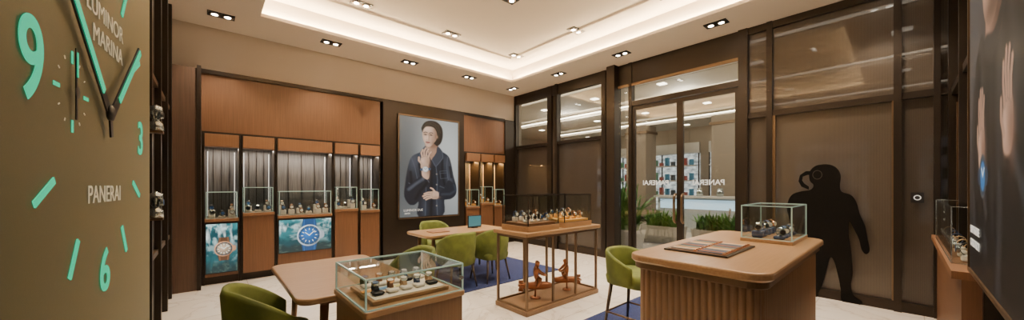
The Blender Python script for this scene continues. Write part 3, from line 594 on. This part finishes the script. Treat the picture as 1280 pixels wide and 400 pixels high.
# ------------------------------------------------------------------ furniture
RT=.012
LEGW=mat('chair_leg_wood',(.05,.03,.02),.4)
def chair(name,x,y,rot,seat=.44,backh=.36,z0=0):
    c=empty(name,(x,y,z0),rot)
    L=[]
    for z,i in((seat-.10,.03),(seat-.085,.0),(seat-.02,-.01),(seat+.015,.0),(seat+.035,.03),(seat+.045,.09)):
        L.append([(px,py,z) for px,py in rrect(-.23+i,.23-i,-.25+i,.22-i,.12-i*.4 if i<.1 else .05,6)])
    loft('seat_cushion',L,GREEN,c)
    loops=[]; n=28
    for k in range(n+1):
        a=-112+224*k/n; u=abs(a)/112
        top=seat+.02+backh*(1-.62*max(0,(u-.25)/.75)**1.6); bot=seat-.10+.04*u
        th=.055*(1-.25*u); ca,sa=math.sin(rad(a)),math.cos(rad(a))
        sec=[]
        for f,dz in((-.5,0),(-.5,.5),(-.45,.92),(-.2,1.0),(.2,1.0),(.45,.92),(.5,.5),(.5,0)):
            z=bot+(top-bot)*dz; flare=.035*((z-bot)/.45); r=.255+th*f+flare
            sec.append((r*ca,r*sa*.98-.02,z))
        loops.append(sec)
    loft('back_shell',loops,GREEN,c)
    for sx in(-1,1):
        for sy in(-1,1): rod('leg',(sx*.17,sy*.17-.02,seat-.09),(sx*.225,sy*.225-.02,0),.02,.011,LEGW,c)
    if seat>.55:
        fz=.22; q=.21
        P=[(-q,-q-.02,fz),(q,-q-.02,fz),(q,q-.02,fz),(-q,q-.02,fz)]
        for i in range(4): rod('foot_rail',P[i],P[(i+1)%4],.009,.009,BRONZEL,c)
    return c
chair('armchair',.34,3.0,90,.43,.36); chair('armchair',1.60,3.50,-90)
chair('armchair',2.74,4.36,180,z0=RT); chair('armchair',3.38,4.36,180,z0=RT); chair('armchair',3.15,5.72,0,z0=RT)
chair('bar_stool',3.22,1.80,0,.60,.22,z0=RT)
def desk(name,x0,x1,y0,y1,z=.75,r=.10,z0=0):
    d=empty(name,((x0+x1)/2,(y0+y1)/2,z0)); hx,hy=(x1-x0)/2,(y1-y0)/2; z-=z0
    slab('top',-hx,hx,-hy,hy,z-.045,z,r,WOODT,d)
    box('apron',-hx+.16,hx-.12,-hy+.12,hy-.12,z-.09,z-.045,WOODX,d)
    for sx in(-1,1):
        for sy in(-1,1): rod('leg',(sx*(hx-.19),sy*(hy-.15),z-.08),(sx*(hx-.16),sy*(hy-.12),0),.03,.018,BRONZEL,d)
    return d
desk('consultation_desk',.43,1.28,2.58,3.93); desk('consultation_desk',2.42,4.0,4.66,5.42,z0=RT)
tr=empty('leather_tray',(2.8,5.0,.75)); slab('pad',-.16,.16,-.11,.11,0,.012,.02,STR_BR,tr,.004)
mg=empty('desk_tablet',(3.55,5.05,.75)); box('stand',-.05,.05,-.04,.04,0,.01,BRONZE,mg); box('display',-.14,.14,-.012,.012,.01,.22,BLACK,mg); box('screen_face',-.13,.13,-.0135,-.0125,.03,.21,mat('img_tablet',(.01,.03,.03),.3,0,.8,(.08,.25,.28)),mg)

gt=empty('glass_display_table',(.95,2.22,0))
box('body',-.31,.31,-.29,.29,.03,.79,WOODX,gt,.006); box('drawer_line',-.30,.30,-.295,-.289,.60,.606,BRONZE,gt); box('drawer_line_l',-.316,-.309,-.28,.28,.60,.606,BRONZE,gt)
slab('body_top',-.325,.325,-.305,.305,.775,.81,.02,WOODT,gt,.006)
box('plinth',-.27,.27,-.25,.25,0,.03,BRONZE,gt)
glassbox(gt,-.31,.31,-.29,.29,.812,.985,edge=.009,em=GEDGE)
box('inner_tray',-.25,.25,-.22,.20,.81,.835,WOODT,gt,.004)
box('tray_lining',-.23,.23,-.20,.18,.835,.838,CREAM,gt)
for i in range(5):
    for j in range(2):
        x=-.18+.09*i; y=-.11+.19*j
        cushion(gt,x,y,.838,DIALK if (i+j)%4==0 else CREAM,.070,.022)
        put_watch(gt,x,y+.015,.858,1.1,random.uniform(-10,10),(0,1,4,2,4)[i],tilt=-80)
for j,(c_,x) in enumerate((((.75,.35,.05),-.2),((.10,.25,.5),-.1),((.7,.62,.25),.0),((.6,.6,.6),.1))):
    box('catalogue_card_%d'%j,x-.042,x+.042,-.03,.02,.8385,.8405,mat('card_%d'%j,c_,.4),gt)
box('price_card',.05,.2,.12,.15,.84,.87,mat('card_cream',(.7,.6,.4),.5),gt)
tube('lock_cylinder',[(.29,-.297,.9),(.29,-.315,.9)],.012,STEEL,gt,smooth=False)

pt=empty('pedestal_display_table',(3.41,3.12,0))
hx,hy=.70,.29
slab('base_plate',-hx,hx,-hy,hy,0,.055,.015,WOODX,pt,.005)
slab('top_slab',-hx-.02,hx+.02,-hy-.02,hy+.02,.91,.955,.02,WOODT,pt,.006)
box('top_frame',-hx+.02,hx-.02,-hy+.02,hy-.02,.875,.91,BRONZEL,pt)
for x in(-hx+.03,-.22,.22,hx-.03):
    for y in(-hy+.03,hy-.03): box('post',x-.013,x+.013,y-.013,y+.013,.055,.88,BRONZEL,pt)
for y in(-hy+.03,hy-.03): box('floor_rail',-hx+.03,hx-.03,y-.01,y+.01,.055,.075,BRONZEL,pt)
for x in(-hx+.03,hx-.03): box('floor_rail_s',x-.01,x+.01,-hy+.03,hy-.03,.055,.075,BRONZEL,pt)
for k,(x0,x1) in enumerate(((-.63,-.08),(.02,.60))):
    box('case_base',x0,x1,-.24,.24,.956,1.02,WOODT,pt,.004)
    glassbox(pt,x0+.01,x1-.01,-.23,.23,1.02,1.38,em=BRONZE,edge=.010)
    box('case_mid_shelf',x0+.03,x1-.03,-.20,.20,1.02,1.05,AMBER if k else WOODL,pt,.004)
    for i in range(4):
        x=x0+.1+(x1-x0-.2)*i/3
        for y in(-.1,.1): cushion(pt,x,y,1.05,AMBER if k else CREAM,.06,.03+.03*(y>0)); put_watch(pt,x,y,1.08+.03*(y>0),1.15)
def torpedo(x,y,rot,s):
    g=empty('copper_diver_sculpture',(x,y,.056),rot); g.scale=(s,s,s)
    rod('stand_post',(0,0,0),(0,0,.12),.012,.012,TERRA,g); lathe('stand_foot',[(.001,0),(.07,0),(.07,.012),(.001,.015)],TERRA,g)
    lp=[]
    for q,r in((-.24,.004),(-.2,.03),(-.1,.05),(.1,.055),(.2,.04),(.25,.008)):
        lp.append([(q,r*math.cos(2*math.pi*k/16),.165+r*math.sin(2*math.pi*k/16)) for k in range(16)])
    loft('torpedo_body',lp,TERRA,g)
    for a in range(0,360,90):
        f=box('tail_fin_%d'%a,-.03,.03,-.004,.004,.03,.075,TERRA,g); ca,sa=math.cos(rad(a)),math.sin(rad(a))
        f.location=(-.2,-.0525*sa,.165+.0525*ca); f.rotation_euler=(rad(a),0,0)
    V=[(-.03,0,.27),(.0,0,.34),(.02,0,.40),(.025,0,.44),(.03,0,.48),(.045,0,.50),(.02,.06,.395),(.08,.07,.33),(.14,.03,.31),(.02,-.06,.395),(.08,-.07,.33),(.14,-.03,.31),(.06,.06,.25),(.0,.075,.16),(.06,-.06,.25),(.0,-.075,.16)]
    Eg=[(0,1),(1,2),(2,3),(3,4),(4,5),(2,6),(6,7),(7,8),(2,9),(9,10),(10,11),(0,12),(12,13),(0,14),(14,15)]
    skinned('rider',V,Eg,[.045,.042,.045,.025,.042,.03,.026,.02,.014,.026,.02,.014,.03,.02,.03,.02],TERRA,g)
torpedo(3.16,3.14,-35,.95); torpedo(3.74,3.10,145,.85)

cn=empty('service_counter',(3.36,.94,0)); cx0,cx1,cy0,cy1=-1.03,1.0,-.45,.43
TOPZ=1.0
slab('counter_top',cx0-.01,cx1,cy0,cy1,TOPZ-.055,TOPZ,.13,WOODT,cn,.014)
slab('top_band',cx0+.015,cx1-.025,cy0+.025,cy1-.025,TOPZ-.10,TOPZ-.055,.11,BRONZEL,cn,.004)
def fluted(x0,x1,y0,y1,r,z0,z1,m,par,pitch=.042,amp=.010):
    base=rrect(x0,x1,y0,y1,r,10); P=[Vector((a,b,0)) for a,b in base]; P.append(P[0])
    seg=[(P[i+1]-P[i]).length for i in range(len(P)-1)]; T=sum(seg); N=int(T/pitch)*8; pts=[]
    acc=0; i=0
    for k in range(N):
        s=T*k/N
        while acc+seg[i]<s: acc+=seg[i]; i+=1
        d=(P[i+1]-P[i]).normalized(); p=P[i]+d*(s-acc); nrm=Vector((d.y,-d.x,0))
        ph=(k%8)/8; off=amp*abs(math.sin(math.pi*ph))
        pts.append((p.x+nrm.x*off,p.y+nrm.y*off))
    loft('fluted_body',[[(a,b,z) for a,b in pts] for z in(z0,z1)],m,par,smooth=False)
fluted(cx0+.06,cx1-.06,cy0+.06,cy1-.06,.09,.08,TOPZ-.10,WOODX,cn)
slab('plinth',cx0+.08,cx1-.08,cy0+.08,cy1-.08,0,.08,.07,BRONZE,cn,.004)
sh=empty('glass_showcase',(3.97,.80,TOPZ))
box('case_base',-.33,.33,-.19,.19,0,.03,WOODT,sh,.003); glassbox(sh,-.32,.32,-.18,.18,.03,.32,em=GEDGE,edge=.008)
for i in range(4):
    for y in(-.08,.08): 
        hh=.03+.03*(y>0); cushion(sh,-.22+.145*i,y,.03,STR_B,.08,hh); put_watch(sh,-.22+.145*i,y,.03+hh,1.2,random.uniform(-80,-10))
sy=empty('strap_sample_tray',(3.00,1.02,TOPZ)); 
box('tray_base',-.33,.33,-.22,.22,0,.012,BRONZE,sy); box('tray_lining',-.31,.31,-.20,.20,.012,.016,WOODL,sy)
cols=[(.04,.05,.09),(.45,.22,.07),(.10,.10,.10),(.25,.09,.035),(.16,.20,.15),(.6,.48,.34),(.05,.08,.16)]
for r_ in range(2):
    for i in range(13):
        c_=cols[(i*3+r_*2)%7]; n_='strap_%02d'%((i*3+r_*2)%7); m_=D.materials.get(n_) or mat(n_,c_,.6)
        x=-.28+.0465*i; box('watch_strap',x-.012,x+.012,-.19+.195*r_,-.01+.195*r_,.016,.022,m_,sy,.002)
        box('buckle',x-.014,x+.014,-.195+.195*r_,-.178+.195*r_,.016,.025,GOLD,sy)

box('rug',2.45,4.7,4.05,6.1,0.0,RT,NAVY); box('rug',2.95,4.9,1.46,2.35,0.0,RT,NAVY)

# ------------------------------------------------------------------ mall beyond the doors
MF=mat('mall_stone_floor',(.60,.54,.46),.2); MC=mat('mall_ceiling',(.56,.50,.42),.8); MW=mat('mall_wall',(.30,.24,.18),.6)
MLED=mat('mall_cove',(1,.9,.75),.5,0,12,(1,.88,.70))
FX=17.0
box('mall_floor',XR+.12,FX+.2,-8,15,-.1,-.001,MF)
mc=empty('mall_ceiling'); 
box('ceiling_slab',XR+.09,FX+.2,-8,15,4.3,4.4,MC,mc)
for i,(x,y0,y1) in enumerate(((7.6,-5,12),(10.6,-5,12),(14,-5,12))):
    box('drop_panel_%d'%i,x,x+1.9,y0,y1,4.05,4.12,MC,mc); box('cove_light_%d'%i,x-.09,x-.04,y0,y1,4.13,4.17,MLED,mc); box('cove_light_b%d'%i,x+1.94,x+1.99,y0,y1,4.13,4.17,MLED,mc)
for x in(8.5,11.5,15):
    for y in(-3,0,2,4,6,8,11): box('ceiling_lamp',x-.09,x+.09,y-.09,y+.09,4.03,4.05,MLED,mc)
mw=empty('mall_walls'); box('wall_end_a',XR+.1,FX+.2,-8.2,-8,0,4.4,MW,mw); box('wall_end_b',XR+.1,FX+.2,15,15.2,0,4.4,MW,mw)
box('wall_far',FX,FX+.2,-8,15,0,4.4,MW,mw)
box('wall_side',XR+.1,XR+.3,7.0,15,0,4.4,MW,mw); box('wall_side_b',XR+.1,XR+.3,-8,-.55,0,4.4,MW,mw)
sf=empty('mall_shopfront'); SHOP=noisy('shop_glow',(.25,.27,.28),(.9,.92,.90),(1,3,6),1.3,.5,emit=1.7); SHF=mat('shelf_w',(.7,.65,.6),.5)
for i,y in enumerate((-6,-3,0,3,6,9)):
    box('shop_window_%d'%i,FX-.1,FX-.02,y+.2,y+2.8,.3,3.0,SHOP,sf); box('shop_sign_band',FX-.15,FX-.02,y+.2,y+2.8,3.02,3.5,STONEW,sf)
    for k in range(4): box('shop_mullion',FX-.14,FX-.09,y+.2+.85*k,y+.25+.85*k,.3,3.0,BRONZE,sf)
    for z in(1.0,1.7,2.4): box('shop_shelf',FX-.4,FX-.1,y+.3,y+2.7,z,z+.05,SHF,sf)
    for z in(1.05,1.75,2.45):
        for k in range(8):
            nm='goods_%d'%(k%4); cc=[(.1,.35,.6),(.5,.12,.10),(.15,.35,.2),(.10,.12,.15)][k%4]
            box('goods',FX-.38,FX-.2,y+.4+.28*k,y+.55+.28*k,z,z+random.uniform(.15,.4),D.materials.get(nm) or mat(nm,cc,.5),sf)
for i,y in enumerate((4.2,7.6,.2)):
    c=empty('mall_column',(14.2,y,0)); box('shaft',-.45,.45,-.45,.45,.0,4.04,MW,c); box('base',-.5,.5,-.5,.5,0,.2,BRONZE,c); box('capital',-.5,.5,-.5,.5,3.7,3.8,BRONZEL,c)
kc=empty('cafe_counter',(12.0,3.2,0)); box('front',-.4,.4,-2.2,2.4,0,1.1,mat('cafe_front',(.45,.5,.52),.4),kc); box('top',-.5,.5,-2.3,2.5,1.1,1.16,STONEW,kc)
box('light_panel',-.42,-.405,-2.1,2.3,.75,1.05,mat('cafe_glow',(.5,.75,.9),.5,0,1.4,(.45,.65,.85)),kc)
for k in range(7): lathe('coffee_machine_%d'%k,[(.001,0),(.09,0),(.1,.1),(.07,.25),(.001,.27)],STEEL,kc,(0,-1.8+.6*k,1.16),14)
def plant(x,y,s=1,n=90,hgt=.75):
    p=empty('potted_plant',(x,y,0)); 
    loft('planter',[[(a,b,z) for a,b in rrect(-.22-i,.22+i,-.5-i,.5+i,.05)] for z,i in((0,-.03),(.02,-.02),(.42,.03),(.45,.03),(.45,0),(.40,-.01))],STONEW,p,smooth=False)
    vs=[];fs=[]
    for k in range(n):
        bx,by=random.uniform(-.15,.15),random.uniform(-.42,.42); a=random.uniform(0,6.28); L=random.uniform(.3,hgt)*s; w=random.uniform(.02,.045); lean=random.uniform(.1,.8)
        for i in range(5):
            t=i/4; r=lean*L*t*t; z=.40+L*t*(1-.35*t*lean*1.4); ww=w*math.sin(math.pi*min(.97,t*.8+.15)); cxx=bx+r*math.cos(a); cyy=by+r*math.sin(a)
            vs+= [(cxx-ww*math.sin(a),cyy+ww*math.cos(a),z),(cxx+ww*math.sin(a),cyy-ww*math.cos(a),z)]
            if i: q=len(vs); fs.append((q-4,q-3,q-1,q-2))
    obj_from('foliage',vs,fs,GREENERY,p)
    return p
for y in(1.6,2.9,4.2,5.5,6.8,.3): plant(9.0,y,1,170,.55)
plant(7.6,4.6,1.5,220,.95)
CAFM=mat('cafe_metal',(.25,.2,.15),.4,.6)
def cafechair(x,y,r):
    c=empty('cafe_chair',(x,y,0),r)
    slab('seat',-.2,.2,-.2,.2,.44,.47,.05,CAFM,c,.005)
    for sx in(-1,1):
        for sy_ in(-1,1): rod('leg',(sx*.17,sy_*.17,.44),(sx*.2,sy_*.2,0),.012,.012,CAFM,c)
        rod('back_post',(sx*.17,.18,.46),(sx*.17,.24,.88),.012,.012,CAFM,c)
    for z in(.6,.72,.84): rod('back_slat',(-.17,.2+.1*(z-.5),z),(.17,.2+.1*(z-.5),z),.014,.014,CAFM,c)
for x,y,r in((10.3,2.2,20),(10.4,3.3,200),(10.2,1.2,90),(10.5,5,40)): cafechair(x,y,r)
for y in(0,4,8):
    l=D.lights.new('mall_lamp','POINT'); l.energy=260; l.shadow_soft_size=.3; l.color=(1,.9,.78); q=D.objects.new('mall_lamp',l); COL.objects.link(q); q.location=(9.8,y,3.9)

# ------------------------------------------------------------------ world, camera
w=D.worlds.new('world'); SC.world=w; w.use_nodes=True; w.node_tree.nodes['Background'].inputs[0].default_value=(.9,.85,.78,1); w.node_tree.nodes['Background'].inputs[1].default_value=.3
cam=D.cameras.new('camera'); co=D.objects.new('camera',cam); COL.objects.link(co); SC.camera=co
cam.sensor_width=36; cam.lens=431/1280*36; cam.shift_y=.025; cam.clip_start=.02
co.location=(0,0,1.5); co.rotation_euler=(rad(90),0,-math.atan2(.660,.751))
